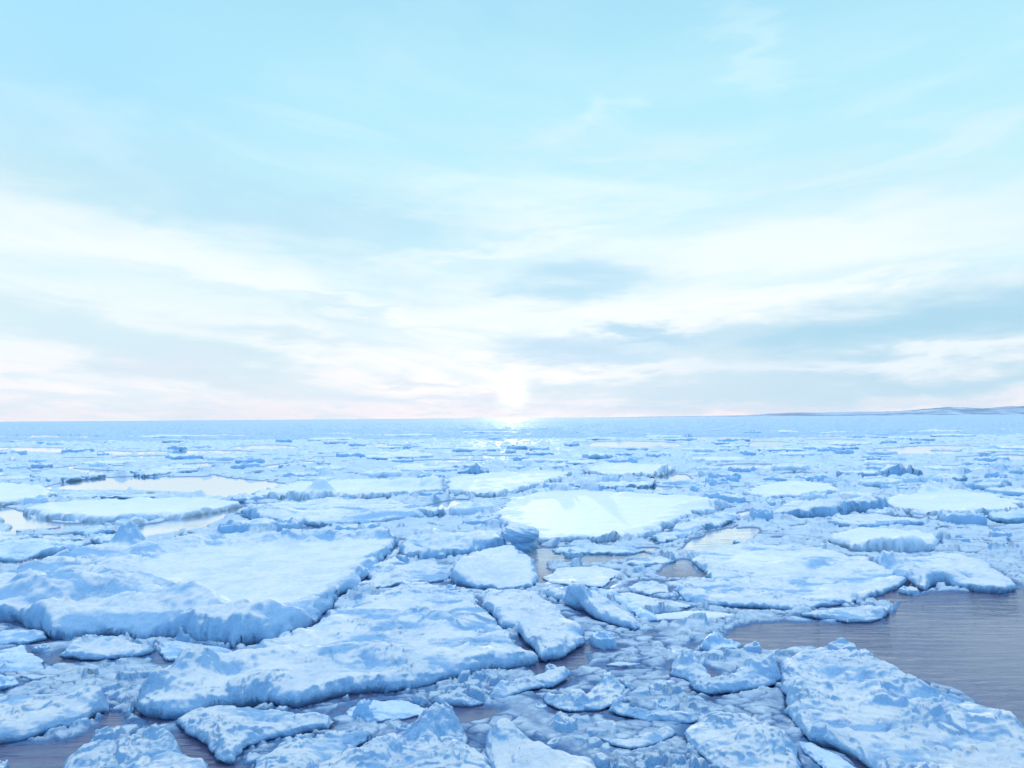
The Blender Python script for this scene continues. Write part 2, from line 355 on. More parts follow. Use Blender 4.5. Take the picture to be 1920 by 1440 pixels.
def PX(s): return [tuple(map(float, q.split(','))) for q in s.split()]
floe('broad floe with a smooth white snow pan behind a hummocky blue front, left',
     PX('-90,1120 -60,1092 0,1078 60,1057 110,1045 150,1034 215,1022 300,1013 420,1008 560,1003 680,1002 735,1003 745,1014 722,1040 690,1072 668,1095 640,1118 622,1142 600,1155 582,1172 560,1190 505,1207 440,1212 400,1205 330,1197 270,1202 200,1190 150,1195 95,1199 60,1182 20,1168 -60,1160 -110,1145'),
     T=.34, hum=.26, hs=1.5, rim=.16, rw=.6, edge=.2, bare=.30,
     pans=[(.72, PX('235,1068 330,1030 470,1018 730,1010 700,1050 655,1090 620,1112 575,1132 500,1146 430,1146 375,1124 320,1100'), .22)],
     bumps=[(235, 1020, .75, .55), (270, 1035, .8, .22), (190, 1110, 1.5, .32, 1.5), (70, 1120, 1.2, .34, 1.4), (300, 1135, 1.2, .25, 1.6), (420, 1178, 1.0, .22, 2), (520, 1165, .8, .2, 1.6), (120, 1160, .9, .2, 1.8), (60, 1100, .7, .3)])
floe('long hummocky floe in the middle with a peaked ice horn at its left end',
     PX('245,1342 262,1312 292,1292 318,1278 340,1262 385,1258 432,1256 450,1224 482,1212 545,1194 600,1166 640,1142 700,1116 750,1100 800,1098 850,1112 893,1110 897,1136 922,1150 928,1172 955,1184 966,1204 996,1222 1003,1243 960,1254 900,1264 830,1282 760,1294 700,1298 640,1307 560,1326 500,1320 430,1332 350,1346 300,1350'),
     T=.34, hum=.17, hs=1.15, rim=.06, rw=.5, edge=.13,
     bumps=[(366, 1264, .55, .36, 1.1), (345, 1285, .7, .2), (290, 1300, .35, .25), (470, 1240, .5, .14, 2), (700, 1160, 1.0, .12, 2.5), (640, 1230, .8, .12, 2.5), (790, 1230, .9, .1, 2.5), (820, 1170, .8, .14, 2)])
floe('squarish snow slab split from the long middle floe by a zigzag crack',
     PX('903,1112 958,1107 1012,1117 1048,1140 1068,1158 1092,1172 1096,1214 1080,1223 1042,1240 1012,1243 1004,1222 982,1206 968,1182 940,1168 934,1150 908,1134'),
     T=.36, hum=.12, hs=.8, rim=.05, edge=.10, bare=-.15, under=.35)
floe('large bright smooth floe behind the mushroom-shaped ice block, right of the centre',
     PX('930,962 958,936 1020,923 1100,921 1200,925 1300,932 1372,944 1342,956 1292,970 1262,990 1212,1008 1150,1019 1080,1016 1012,1021 985,1010 942,986'),
     T=.40, hum=.06, hs=2.4, rim=.10, rw=.7, edge=.3, mat=SNOW,
     pans=[(1.15, PX('965,962 985,942 1100,930 1320,938 1260,966 1215,990 1150,1004 1060,1004 990,992'), .02)],
     bumps=[(1185, 1010, 1.0, .4, 1.6), (1330, 950, 1.2, .3, 2)])
floe('mid-sized hummocky floe reaching from the smooth left floe to the mushroom-shaped block',
     PX('745,1044 752,1022 778,1008 830,999 900,996 935,1002 945,1022 915,1034 870,1040 830,1050 785,1053'), T=.36, hum=.2, hs=1.4, rim=.14, edge=.2,
     bumps=[(800, 1008, .6, .25), (860, 1018, 1.2, .22, 2.2)])
floe('triangular pale slab in front of the mushroom-shaped block',
     PX('842,1094 852,1070 872,1050 902,1038 968,1036 990,1052 1012,1086 1000,1102 940,1106 885,1102'), T=.42, hum=.10, hs=1.3, rim=.08, edge=.15, tilt=(0, .07), soft=True,
     bumps=[(900, 1065, 1.4, .22, 1.8, .5)])
floe('heavy curled slab raised at its left end, right of the cracked snow slab',
     PX('1056,1124 1072,1112 1110,1112 1140,1124 1172,1142 1206,1176 1190,1184 1150,1174 1112,1162 1088,1146'), T=.38, hum=.1, hs=.8, rim=.12, rw=.2, edge=.08, tilt=(-.13, .02), under=.5,
     bumps=[(1085, 1122, .55, .22), (1100, 1140, .5, .12)])
floe('flat plate leaning against the back of the heavy curled slab',
     PX('1095,1112 1150,1108 1180,1120 1215,1146 1235,1164 1205,1166 1172,1140 1140,1122'), T=.2, hum=.07, hs=.8, rim=.06, edge=.08, tilt=(-.06, .03), mat=BLUE)
floe('small rounded block beside the back edge of the cracked snow slab',
     PX('1022,1108 1040,1100 1068,1108 1074,1122 1060,1132 1040,1126'), T=.35, hum=.08, hs=.6, rim=.02, w=.35, edge=.05, cat='ice block', name='ice_block')
floe('big rough floe in the bottom right corner beside the open brown water',
     PX('1466,1262 1470,1236 1492,1221 1540,1222 1582,1224 1640,1242 1702,1270 1742,1292 1800,1300 1842,1322 1892,1352 1922,1386 1962,1426 1975,1500 1660,1500 1622,1450 1585,1416 1520,1392 1488,1356 1472,1312'),
     T=.26, hum=.17, hs=.75, rim=.10, rw=.25, edge=.10,
     bumps=[(1650, 1322, .3, .16), (1625, 1290, .5, .10, 2.5), (1760, 1340, .5, .12, 2), (1540, 1262, .35, -.10, 2), (1620, 1278, .45, -.12, 2.6), (1870, 1370, .4, .1, 1.4), (1500, 1300, .3, .1)])
floe('low submerged-looking shelf under the left edge of the big rough corner floe',
     PX('1500,1388 1528,1394 1580,1418 1618,1450 1650,1500 1570,1500 1540,1440 1508,1410'), T=.09, hum=.05, hs=.5, rim=.03, edge=.05, mat=BLUE)
floe('pitted round floe at the bottom, left of the big rough corner floe',
     PX('1283,1372 1308,1346 1340,1338 1378,1336 1422,1350 1452,1366 1490,1392 1506,1440 1500,1490 1400,1490 1346,1444 1294,1402'), T=.18, hum=.14, hs=.55, rim=.06, edge=.07,
     bumps=[(1440, 1400, .45, .16, 1.3), (1350, 1365, .25, .1), (1380, 1420, .3, .08)])
floe('boat-shaped floe with a curled rim, touching the corner floe on its left',
     PX('1290,1288 1300,1276 1335,1276 1375,1268 1418,1248 1458,1254 1467,1272 1440,1290 1385,1303 1330,1306 1300,1299'), T=.20, hum=.08, hs=.6, rim=.12, rw=.14, edge=.05, under=.3,
     bumps=[(1430, 1262, .4, .26, 1.3), (1400, 1270, .3, .1)])
floe('humped lump of snow ice at the left tip of the boat-shaped floe',
     PX('1256,1256 1260,1236 1284,1228 1312,1240 1328,1262 1336,1284 1310,1288 1284,1276 1264,1270'), T=.26, hum=.09, hs=.5, rim=.03, w=.3, edge=.05, bumps=[(1290, 1246, .3, .18)], name='ice_block', cat='ice block')
floe('little crumbling pinnacle poking out of the slush above the boat-shaped floe',
     PX('1312,1222 1318,1204 1345,1196 1385,1202 1396,1214 1366,1222 1335,1226'), T=.12, hum=.16, hs=.4, rim=0, edge=.08, mat=BLUE, name='ice_block', cat='ice block', bumps=[(1340, 1206, .3, .2), (1322, 1215, .15, .15)])
floe('wide low floe with a bright snow patch beyond the open water on the right',
     PX('1296,1036 1330,1026 1400,1020 1452,1022 1552,1035 1622,1046 1668,1074 1700,1098 1652,1120 1562,1140 1482,1136 1400,1116 1332,1096 1308,1062'), T=.16, hum=.13, hs=1.1, rim=.04, edge=.18,
     pans=[(1.35, PX('1350,1040 1430,1030 1490,1036 1530,1060 1520,1078 1440,1084 1370,1068'), .05)], bumps=[(1440, 1070, .5, -.06, 2), (1500, 1060, .6, .12, 2)])
floe('rough low floe with a dark straight front edge, left of the open brown water',
     PX('1265,1106 1288,1089 1350,1088 1402,1104 1470,1124 1560,1126 1572,1134 1500,1146 1395,1141 1290,1131'), T=.16, hum=.12, hs=.7, rim=.05, edge=.10)
floe('thin plate with an upturned tip jutting into the open brown water',
     PX('1500,1152 1560,1141 1625,1138 1668,1143 1662,1158 1636,1168 1590,1168 1540,1163'), T=.10, hum=.04, hs=.8, rim=.09, rw=.14, edge=.06, under=.25, bumps=[(1655, 1152, .3, .12, 1.2)])
floe('narrow white plate floating along the far side of the slush, left of the open water',
     PX('1215,1152 1300,1144 1372,1150 1392,1158 1330,1164 1232,1165'), T=.09, hum=.03, hs=.8, rim=.03, edge=.05, mat=SNOW)
floe('broad blue-white floe at the far bank of the open water, against the right border',
     PX('1636,1052 1690,1041 1760,1040 1830,1050 1880,1074 1914,1108 1872,1113 1800,1106 1765,1098 1735,1108 1700,1092 1662,1074'), T=.24, hum=.14, hs=1.0, rim=.06, edge=.14,
     bumps=[(1770, 1085, .8, .16, 2.4), (1668, 1058, .8, .3), (1700, 1066, .6, .2)])
floe('pale oval floe with a blue hummock on its front, right middle distance',
     PX('1552,1010 1600,995 1660,992 1765,1008 1768,1020 1742,1032 1690,1040 1600,1034'), T=.3, hum=.12, hs=1.5, rim=.12, edge=.2, pans=[(1., PX('1600,1004 1660,998 1750,1010 1700,1020 1630,1018'), .1)],
     bumps=[(1690, 1030, 1.4, .3, 2.2)], mat=SNOW)
floe('oval white floe with a dark blue front edge, between two glaring pools on the left',
     PX('42,962 62,950 140,941 260,936 380,936 452,944 420,958 340,971 250,978 150,979 80,973'), T=.42, hum=.07, hs=2.0, rim=.12, rw=.6, edge=.25, mat=SNOW, under=.02, pans=[(1., PX('90,955 150,945 370,941 350,958 230,968 120,966'), .06)])
floe('flat pale floe at the left border beside the longest glaring pool',
     PX('-70,912 0,905 78,911 102,930 60,942 0,950 -80,952'), T=.4, hum=.06, hs=2.2, rim=.08, edge=.25, mat=SNOW, soft=True)
floe('broad white floe with low drifts, right of the glaring pools',
     PX('452,958 480,948 540,942 640,936 742,940 832,958 800,972 700,985 600,988 500,982 460,972'), T=.34, hum=.22, hs=1.9, rim=.1, edge=.3, bumps=[(500, 965, 1.5, .3, 1.8), (750, 965, 1.4, .2, 2)])
floe('white floe with a small snow pyramid on it, behind the glaring pools',
     PX('470,934 500,918 560,906 700,900 800,902 836,915 832,926 760,932 660,938 560,942'), T=.44, hum=.18, hs=2.4, rim=.16, edge=.3, mat=SNOW, bumps=[(602, 922, 1.1, .75, .9), (760, 912, 1.4, .5, 1.6), (716, 908, 1.2, .3), (820, 912, 1.4, .5), (580, 934, 2, .3, 2)])
floe('broad bright floe in the sun glitter with a short dark front ledge',
     PX('838,912 842,898 900,890 1010,884 1070,888 1050,900 1000,916 940,932 880,934 842,926'), T=.46, hum=.16, hs=2.4, rim=.18, edge=.3, mat=SNOW, bumps=[(915, 930, 1.3, .5, 1.6), (980, 925, 1.2, .3, 1.6)])
floe('flat white floe with a raised grey rim, beyond the large bright smooth floe',
     PX('1095,880 1130,870 1250,872 1265,884 1230,894 1150,896 1110,892'), T=.5, hum=.14, hs=2.4, rim=.2, edge=.4, mat=SNOW, bumps=[(1255, 884, 1.4, .5), (1150, 893, 2, .4, 2.5)])
floe('narrow white floe lying just behind the large bright smooth floe',
     PX('1080,915 1130,905 1230,900 1225,912 1160,918 1110,920'), T=.3, hum=.15, hs=2, rim=.12, edge=.3)
floe('small floe of broken pieces between the smooth left floe and the triangular slab',
     PX('690,1084 705,1068 740,1058 800,1055 850,1060 838,1088 770,1096 705,1104 672,1106'), T=.16, hum=.2, hs=.9, rim=.05, edge=.2)
floe('crumbled ridge of snow blocks along the right edge of the smooth left floe',
     PX('682,1078 700,1062 740,1048 765,1056 740,1066 705,1082'), T=.26, hum=.2, hs=.7, rim=0, edge=.15)
floe('rounded floe with a ragged right end at the left border, low in the picture',
     PX('-80,1318 -30,1306 20,1302 60,1298 130,1306 150,1296 172,1294 200,1310 208,1334 180,1346 152,1362 82,1380 0,1396 -80,1404'), T=.28, hum=.13, hs=.75, rim=.05, edge=.12, bumps=[(175, 1312, .35, .15)])
floe('blue-white floe cut off by the bottom border near the left corner',
     PX('122,1440 142,1412 165,1398 205,1389 262,1386 322,1396 352,1411 392,1437 402,1500 110,1500'), T=.26, hum=.15, hs=.7, rim=.07, edge=.10, bumps=[(300, 1395, .3, .12), (250, 1410, .6, .1, 2)])
floe('jagged low floe left of the bottom rubble heap, with a pointed tip towards the camera',
     PX('332,1348 360,1336 402,1324 470,1322 532,1326 560,1336 600,1330 634,1344 620,1360 562,1376 500,1388 452,1404 434,1432 402,1426 372,1396 342,1372'), T=.20, hum=.15, hs=.65, rim=.05, edge=.11, bumps=[(520, 1352, .2, -.1, 2)])
floe('small flat floe with a scalloped crest in the grey channel on the left',
     PX('108,1236 130,1208 150,1203 192,1196 230,1200 242,1208 262,1213 290,1216 282,1228 232,1236 150,1239'), T=.17, hum=.09, hs=.6, rim=.12, rw=.2, edge=.08, under=.25)
floe('flat grey-blue cake between the small scalloped floe and the long middle floe',
     PX('296,1212 330,1200 382,1206 442,1218 440,1232 382,1242 310,1240'), T=.08, hum=.04, hs=.6, rim=.03, edge=.1, mat=BLUE)
floe('white wedge tucked behind the peaked ice horn',
     PX('264,1274 292,1260 330,1250 362,1244 372,1256 340,1268 312,1278'), T=.18, hum=.08, hs=.5, rim=.04, edge=.08)
floe('straight upended slab in front of the dark gap below the cracked snow slab',
     PX('908,1312 930,1294 962,1278 1010,1266 1062,1258 1070,1264 1040,1280 990,1296 945,1312'), T=.20, hum=.07, hs=.5, rim=.08, rw=.12, edge=.05, tilt=(0, .12), under=.3)
floe('thin floating sliver over a dark hole in front of the long middle floe',
     PX('800,1318 838,1307 872,1304 912,1320 882,1326 825,1326'), T=.13, hum=.07, hs=.4, rim=.06, rw=.12, edge=.05, under=.35)
floe('heap of lumpy snow blocks at the bottom border, left of the leaning boulder',
     PX('560,1500 590,1452 625,1428 682,1402 742,1386 782,1364 820,1352 862,1360 878,1378 870,1402 900,1424 925,1445 935,1500'), T=.22, hum=.16, hs=.6, rim=.02, edge=.10, w=.25,
     bumps=[(828, 1368, .42, .30, 1.1), (790, 1384, .4, .16), (850, 1420, .4, .1), (720, 1410, .4, .12), (680, 1430, .4, .1)])
floe('smooth leaning boulder of ice at the bottom border, right of the lumpy heap',
     PX('912,1396 916,1366 942,1352 975,1362 1012,1378 1052,1402 1112,1432 1160,1500 940,1500 920,1432'), T=.34, hum=.07, hs=.7, rim=.02, w=.4, edge=.06, soft=True, name='ice_block', cat='ice block', bumps=[(945, 1372, .4, .16), (1010, 1410, .5, .1)])
floe('worm-shaped ridge of ice lying on flat blue ice near the bottom right',
     PX('1128,1388 1142,1377 1172,1380 1202,1384 1222,1368 1252,1356 1268,1366 1258,1384 1222,1402 1180,1407 1146,1400'), T=.20, hum=.05, hs=.5, rim=.01, w=.25, edge=.04)
floe('crooked low ridge with ragged white crest, right of the straight upended slab',
     PX('1018,1302 1026,1296 1044,1312 1092,1304 1128,1278 1160,1276 1176,1288 1162,1304 1182,1318 1124,1334 1062,1336 1028,1324'), T=.15, hum=.14, hs=.45, rim=.06, edge=.07, bumps=[(1140, 1286, .25, .14), (1080, 1312, .25, .1)])
floe('short pointed splinter leaning right beside the crooked ridge',
     PX('1158,1272 1166,1268 1180,1280 1196,1296 1184,1300 1168,1288'), T=.18, hum=.05, hs=.3, rim=0, edge=.03, name='ice_block', cat='ice block')
floe('long thin floe with a pointed left tip, above the worm-shaped ridge',
     PX('1142,1330 1150,1316 1172,1322 1222,1334 1282,1338 1330,1348 1300,1358 1210,1354 1160,1344'), T=.13, hum=.07, hs=.5, rim=.07, rw=.15, edge=.06, bumps=[(1152, 1324, .18, .14)])
floe('low cake with a small knob, left of the boat-shaped floe',
     PX('1216,1290 1230,1280 1262,1280 1274,1292 1262,1306 1236,1302'), T=.12, hum=.06, hs=.4, rim=.05, edge=.05, bumps=[(1264, 1300, .15, .12)])
floe('tiny floating strip in the grey slush right of the dark gap',
     PX('1132,1246 1160,1240 1204,1244 1196,1250 1160,1252'), T=.07, hum=.02, hs=.4, rim=.03, edge=.03, under=.2)
floe('flat blue cake at the left border under the broad snow-pan floe',
     PX('-40,1190 0,1182 40,1178 88,1186 92,1200 50,1208 -40,1212'), T=.15, hum=.08, hs=.6, rim=.03, edge=.1, mat=BLUE)
floe('rubble cake at the left border level with the small scalloped floe',
     PX('-40,1230 0,1218 45,1214 58,1226 78,1240 84,1256 40,1262 -40,1264'), T=.14, hum=.14, hs=.5, rim=.03, edge=.1, mat=BLUE)
floe('sliver of ice in the grey channel above the ragged-ended floe at the left border',
     PX('34,1272 60,1264 112,1264 108,1274 60,1278'), T=.10, hum=.04, hs=.5, rim=.03, edge=.05)
floe('smooth blue cake at the left border just above the ragged-ended floe',
     PX('-40,1268 0,1260 30,1270 36,1286 10,1294 -40,1296'), T=.13, hum=.06, hs=.5, rim=.02, edge=.06, mat=BLUE)
floe('dark shaded ridge of rubble at the left border behind the broad snow-pan floe',
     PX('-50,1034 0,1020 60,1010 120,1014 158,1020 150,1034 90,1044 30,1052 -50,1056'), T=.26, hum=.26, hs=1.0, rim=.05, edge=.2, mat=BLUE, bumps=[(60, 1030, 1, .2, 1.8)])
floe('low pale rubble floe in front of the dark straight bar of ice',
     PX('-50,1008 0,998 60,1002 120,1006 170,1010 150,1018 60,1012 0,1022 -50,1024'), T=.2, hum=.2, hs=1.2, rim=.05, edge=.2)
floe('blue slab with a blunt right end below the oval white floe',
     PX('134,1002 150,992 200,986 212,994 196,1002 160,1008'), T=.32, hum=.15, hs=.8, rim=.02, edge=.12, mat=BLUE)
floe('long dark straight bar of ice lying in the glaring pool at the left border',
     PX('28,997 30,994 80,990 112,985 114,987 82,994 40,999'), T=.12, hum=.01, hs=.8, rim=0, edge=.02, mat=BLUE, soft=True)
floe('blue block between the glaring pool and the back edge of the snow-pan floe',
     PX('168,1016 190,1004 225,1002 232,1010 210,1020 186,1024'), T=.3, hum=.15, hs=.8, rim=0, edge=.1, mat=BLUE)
floe('pale plate in the pink water just right of the triangular slab',
     PX('1016,1082 1048,1064 1118,1060 1164,1070 1148,1090 1130,1103 1062,1100 1022,1094'), T=.08, hum=.05, hs=1.0, rim=.03, edge=.12, soft=True)
floe('small round cake with a white rim in the middle of the cluster of thin plates',
     PX('1176,1104 1196,1090 1226,1088 1252,1100 1256,1112 1220,1118 1188,1116'), T=.07, hum=.06, hs=.6, rim=.06, rw=.15, edge=.08)
floe('crescent plate at the back of the cluster of thin plates',
     PX('1172,1058 1192,1048 1240,1046 1272,1052 1250,1060 1200,1064'), T=.08, hum=.05, hs=.7, rim=.06, rw=.2, edge=.1)
floe('long pale plate behind the narrow white plate, left of the dark-fronted floe',
     PX('1130,1118 1180,1112 1240,1124 1300,1132 1290,1142 1220,1146 1160,1132'), T=.08, hum=.05, hs=.8, rim=.04, edge=.1)
floe('drawn-out ridge in front of the large bright smooth floe',
     PX('1030,1030 1090,1022 1180,1026 1215,1034 1180,1042 1090,1040 1040,1038'), T=.14, hum=.14, hs=1.0, rim=.04, edge=.15, mat=BLUE)
floe('hummocked floe joining the right end of the large bright smooth floe',
     PX('1225,1010 1262,992 1300,976 1345,962 1388,966 1362,982 1310,1000 1270,1016 1240,1020'), T=.22, hum=.26, hs=1.1, rim=.04, edge=.25)
floe('pale hummock floe with a dark ledge, right of the large bright smooth floe',
     PX('1450,970 1480,946 1540,940 1600,948 1662,944 1655,958 1600,966 1520,972'), T=.34, hum=.26, hs=1.5, rim=.1, edge=.3, bumps=[(1570, 958, 1.8, .4, 2.4), (1640, 950, 1.5, .4, 1.6)])
floe('wide pale floe stretching to the right border in the middle distance',
     PX('1652,950 1690,930 1760,920 1850,926 1925,944 1900,962 1800,968 1710,966'), T=.36, hum=.18, hs=2.2, rim=.12, edge=.3, mat=SNOW, bumps=[(1725, 922, 1.6, .7, 1.3), (1750, 966, 1.3, .3, 2)])
floe('dark-faced ridge at the right border in front of the wide pale floe',
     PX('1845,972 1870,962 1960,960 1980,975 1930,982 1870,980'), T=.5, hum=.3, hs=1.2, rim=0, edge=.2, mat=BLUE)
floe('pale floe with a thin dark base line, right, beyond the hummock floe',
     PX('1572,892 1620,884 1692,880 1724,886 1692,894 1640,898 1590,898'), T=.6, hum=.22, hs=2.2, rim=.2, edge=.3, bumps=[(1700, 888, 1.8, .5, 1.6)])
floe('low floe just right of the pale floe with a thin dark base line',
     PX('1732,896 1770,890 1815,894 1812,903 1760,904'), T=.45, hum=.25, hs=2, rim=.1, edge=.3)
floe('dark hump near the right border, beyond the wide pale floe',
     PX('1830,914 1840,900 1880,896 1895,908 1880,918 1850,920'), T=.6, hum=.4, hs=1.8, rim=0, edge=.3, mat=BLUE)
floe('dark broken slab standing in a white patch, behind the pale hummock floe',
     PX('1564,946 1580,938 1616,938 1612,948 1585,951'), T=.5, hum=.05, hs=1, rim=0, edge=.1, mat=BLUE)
floe('pale snowy floe just beyond the right end of the large bright smooth floe',
     PX('1395,930 1420,912 1480,902 1560,908 1572,922 1520,932 1440,938'), T=.34, hum=.2, hs=2, rim=.1, edge=.3, mat=SNOW)
floe('rectangular pale floe with a thin flat top, in front of the pale hummock floe',
     PX('1552,984 1570,968 1640,966 1720,974 1730,984 1660,990 1580,990'), T=.34, hum=.12, hs=1.3, rim=.05, edge=.15)
floe('dark-fronted floe left of the sun, just beyond the broad bright floe in the glitter',
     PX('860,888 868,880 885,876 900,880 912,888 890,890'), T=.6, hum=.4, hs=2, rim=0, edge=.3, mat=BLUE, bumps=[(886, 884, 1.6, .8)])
floe('small white block standing in for a bright speck on dark rubble at the far left',
     PX('17,864 18,860 27,860 29,864 24,866'), T=.6, hum=.15, hs=.5, rim=0, edge=.03, mat=SNOW, zback=0, bumps=[(23, 862, .35, .5)], name='ice_block', cat='ice block')  # white block added in place of a small bright patch
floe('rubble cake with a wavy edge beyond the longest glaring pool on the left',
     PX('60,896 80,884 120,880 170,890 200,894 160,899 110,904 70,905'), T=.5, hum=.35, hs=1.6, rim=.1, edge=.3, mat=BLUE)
floe('ledge of hummocks along the far side of the longest glaring pool',
     PX('240,890 290,878 340,872 380,878 372,886 320,890 270,894'), T=.4, hum=.4, hs=1.8, rim=.1, edge=.3)
floe('low slush island along the near side of the longest glaring pool',
     PX('98,928 130,922 200,921 280,924 330,930 290,936 200,936 120,938'), T=.14, hum=.2, hs=1.4, rim=.03, edge=.3, mat=BLUE)
floe('grey flat slab in front of the long middle floe, left of the thin sliver',
     PX('650,1334 690,1316 760,1312 812,1328 800,1344 740,1352 680,1358'), T=.07, hum=.04, hs=.6, rim=.02, edge=.1, mat=BLUE)
floe('little pointed rock-like lump of ice in front of the long middle floe',
     PX('656,1352 664,1336 680,1326 702,1336 714,1352 690,1358'), T=.16, hum=.08, hs=.3, rim=0, edge=.04, mat=BLUE, bumps=[(680, 1338, .22, .2)], name='ice_block', cat='ice block')
floe('ridged pale shelf between the jagged low floe and the lumpy snow heap',
     PX('455,1500 480,1430 520,1402 580,1386 650,1374 700,1374 690,1392 640,1412 600,1440 580,1500'), T=.14, hum=.12, hs=.6, rim=.05, edge=.1)

# the mushroom-shaped block: a rounded cap on a darker, narrower foot
def mushroom():
    gx, gy = proj(978, 1032, 0)
    root = bpy.data.objects.new('ice_boulder', None); col.objects.link(root); root.location = (gx, gy, 0)
    tag(root, 'mushroom-shaped ice block with a round white cap, standing before the large bright smooth floe', 'ice block')
    def blob(name, cx, cz, rx, ry, rz, mat, s):
        nu, nv = 96, 64
        th = np.linspace(0, 2*np.pi, nu, endpoint=False); ph = np.linspace(0, np.pi, nv)
        T_, P_ = np.meshgrid(th, ph); a, b, c = np.cos(T_)*np.sin(P_), np.sin(T_)*np.sin(P_), np.cos(P_)
        r = 1 + .16*fbm(a*1.6 + c*2.1, b*1.6 - c*1.3, 4, s) + .05*fbm(a*5 + c*4, b*5 + c*3, 3, s + 3)
        V = np.stack([cx + a*r*rx, b*r*ry, cz + c*r*rz], -1).reshape(-1, 3)
        i = np.arange(nv-1)[:, None]*nu; j = np.arange(nu)[None, :]; k = (j+1) % nu
        Q = np.stack([i+j, i+nu+j, i+nu+k, i+k], -1).reshape(-1, 4)
        o = mesh_obj(name, V, Q, mat); o.parent = root
    blob('cap', -.05, .62, .72, .60, .36, ROUGH, 61); blob('foot', .12, .18, .48, .42, .42, BLUE, 71)
mushroom()

# ------------------------------------------------------------------ open water between the floes (pixel outlines laid on the sea)
PONDS = [PX(s) for s in (
 '1372,1188 1420,1172 1500,1170 1590,1172 1670,1166 1700,1128 1760,1112 1830,1112 1900,1118 1990,1112 2100,1300 2050,1460 1960,1420 1890,1346 1800,1290 1700,1262 1600,1216 1500,1210 1460,1216 1400,1212',
 '90,915 120,905 160,898 250,895 380,894 398,890 430,896 540,908 520,914 480,922 440,934 400,930 340,922 250,920 140,920',
 '215,1000 300,980 360,968 430,952 462,950 440,962 400,982 345,996 290,1006 230,1012',
 '-20,952 30,956 60,970 110,982 180,982 186,987 130,992 60,1000 20,998 30,988 0,976 -20,972',
 '1284,1028 1312,1008 1345,996 1408,990 1416,998 1402,1010 1380,1016 1340,1028 1300,1032',
 '1384,966 1400,960 1440,960 1442,970 1390,972', '55,888 90,880 145,873 100,888', '118,878 190,882 240,884 160,892',
 '1640,1106 1700,1092 1730,1100 1700,1122 1650,1130',
 '190,855 245,851 245,847 190,846', '262,852 370,851 372,846 262,847', '225,860 325,858 325,855 225,856',
 '340,876 420,872 420,868 350,870', '600,872 555,866 560,864 610,868', '445,843 560,840 510,834 440,838', '480,878 540,868 560,868 530,876',
 '1322,880 1470,878 1472,872 1400,870 1330,874', '1110,838 1280,838 1240,828 1130,828', '1300,824 1440,824 1430,818 1300,818', '1400,836 1450,838 1480,830 1420,828',
 '1220,898 1290,902 1280,890 1230,890', '1180,918 1230,920 1300,918 1230,912', '800,950 850,938 880,938 860,950 810,962',
 '1080,1058 1000,1046 1000,1032 1060,1028 1160,1042 1260,1044 1150,1050', '1240,1078 1260,1060 1284,1050 1294,1070 1290,1084', '1010,1092 1004,1060 1020,1050 1020,1080',
 '205,1345 170,1380 60,1400 -60,1412 -60,1500 60,1500 100,1420 190,1375',
 '330,1380 380,1420 440,1450 400,1450 340,1400', '1008,1252 1080,1230 1090,1240 1040,1262 1010,1264', '790,1332 920,1330 900,1344 850,1350 790,1344', '0,1060 60,1058 140,1034 200,1020 140,1024 20,1044')]
_r = random.Random(3)
for _ in range(22):                                                     # long narrow leads far out
    py = 783.5 + _r.uniform(16, 84); cx = _r.uniform(-40, 1960); L = _r.uniform(30, 110); t_ = L * _r.uniform(.018, .035) * (.5 + (py - 783) / 80)
    PONDS.append([(cx - L, py), (cx - L * .3, py - t_), (cx + L * .5, py - t_ * .8), (cx + L, py), (cx + L * .4, py + t_), (cx - L * .5, py + t_ * .7)])
PW = [spline(np.array([proj(x, max(y, 786), 0) for x, y in s]), 3) for s in PONDS]

def near_mask(X, Y, polys, margin):
    """largest signed distance to any of the polygons (only evaluated near each of them)"""
    out = np.full(X.shape, -9.0)
    for P in polys:
        a0, a1, b0, b1 = P[:, 0].min()-margin, P[:, 0].max()+margin, P[:, 1].min()-margin, P[:, 1].max()+margin
        m = (X > a0) & (X < a1) & (Y > b0) & (Y < b1)
        if m.any(): out[m] = np.maximum(out[m], sdf(X[m], Y[m], P))
    return out

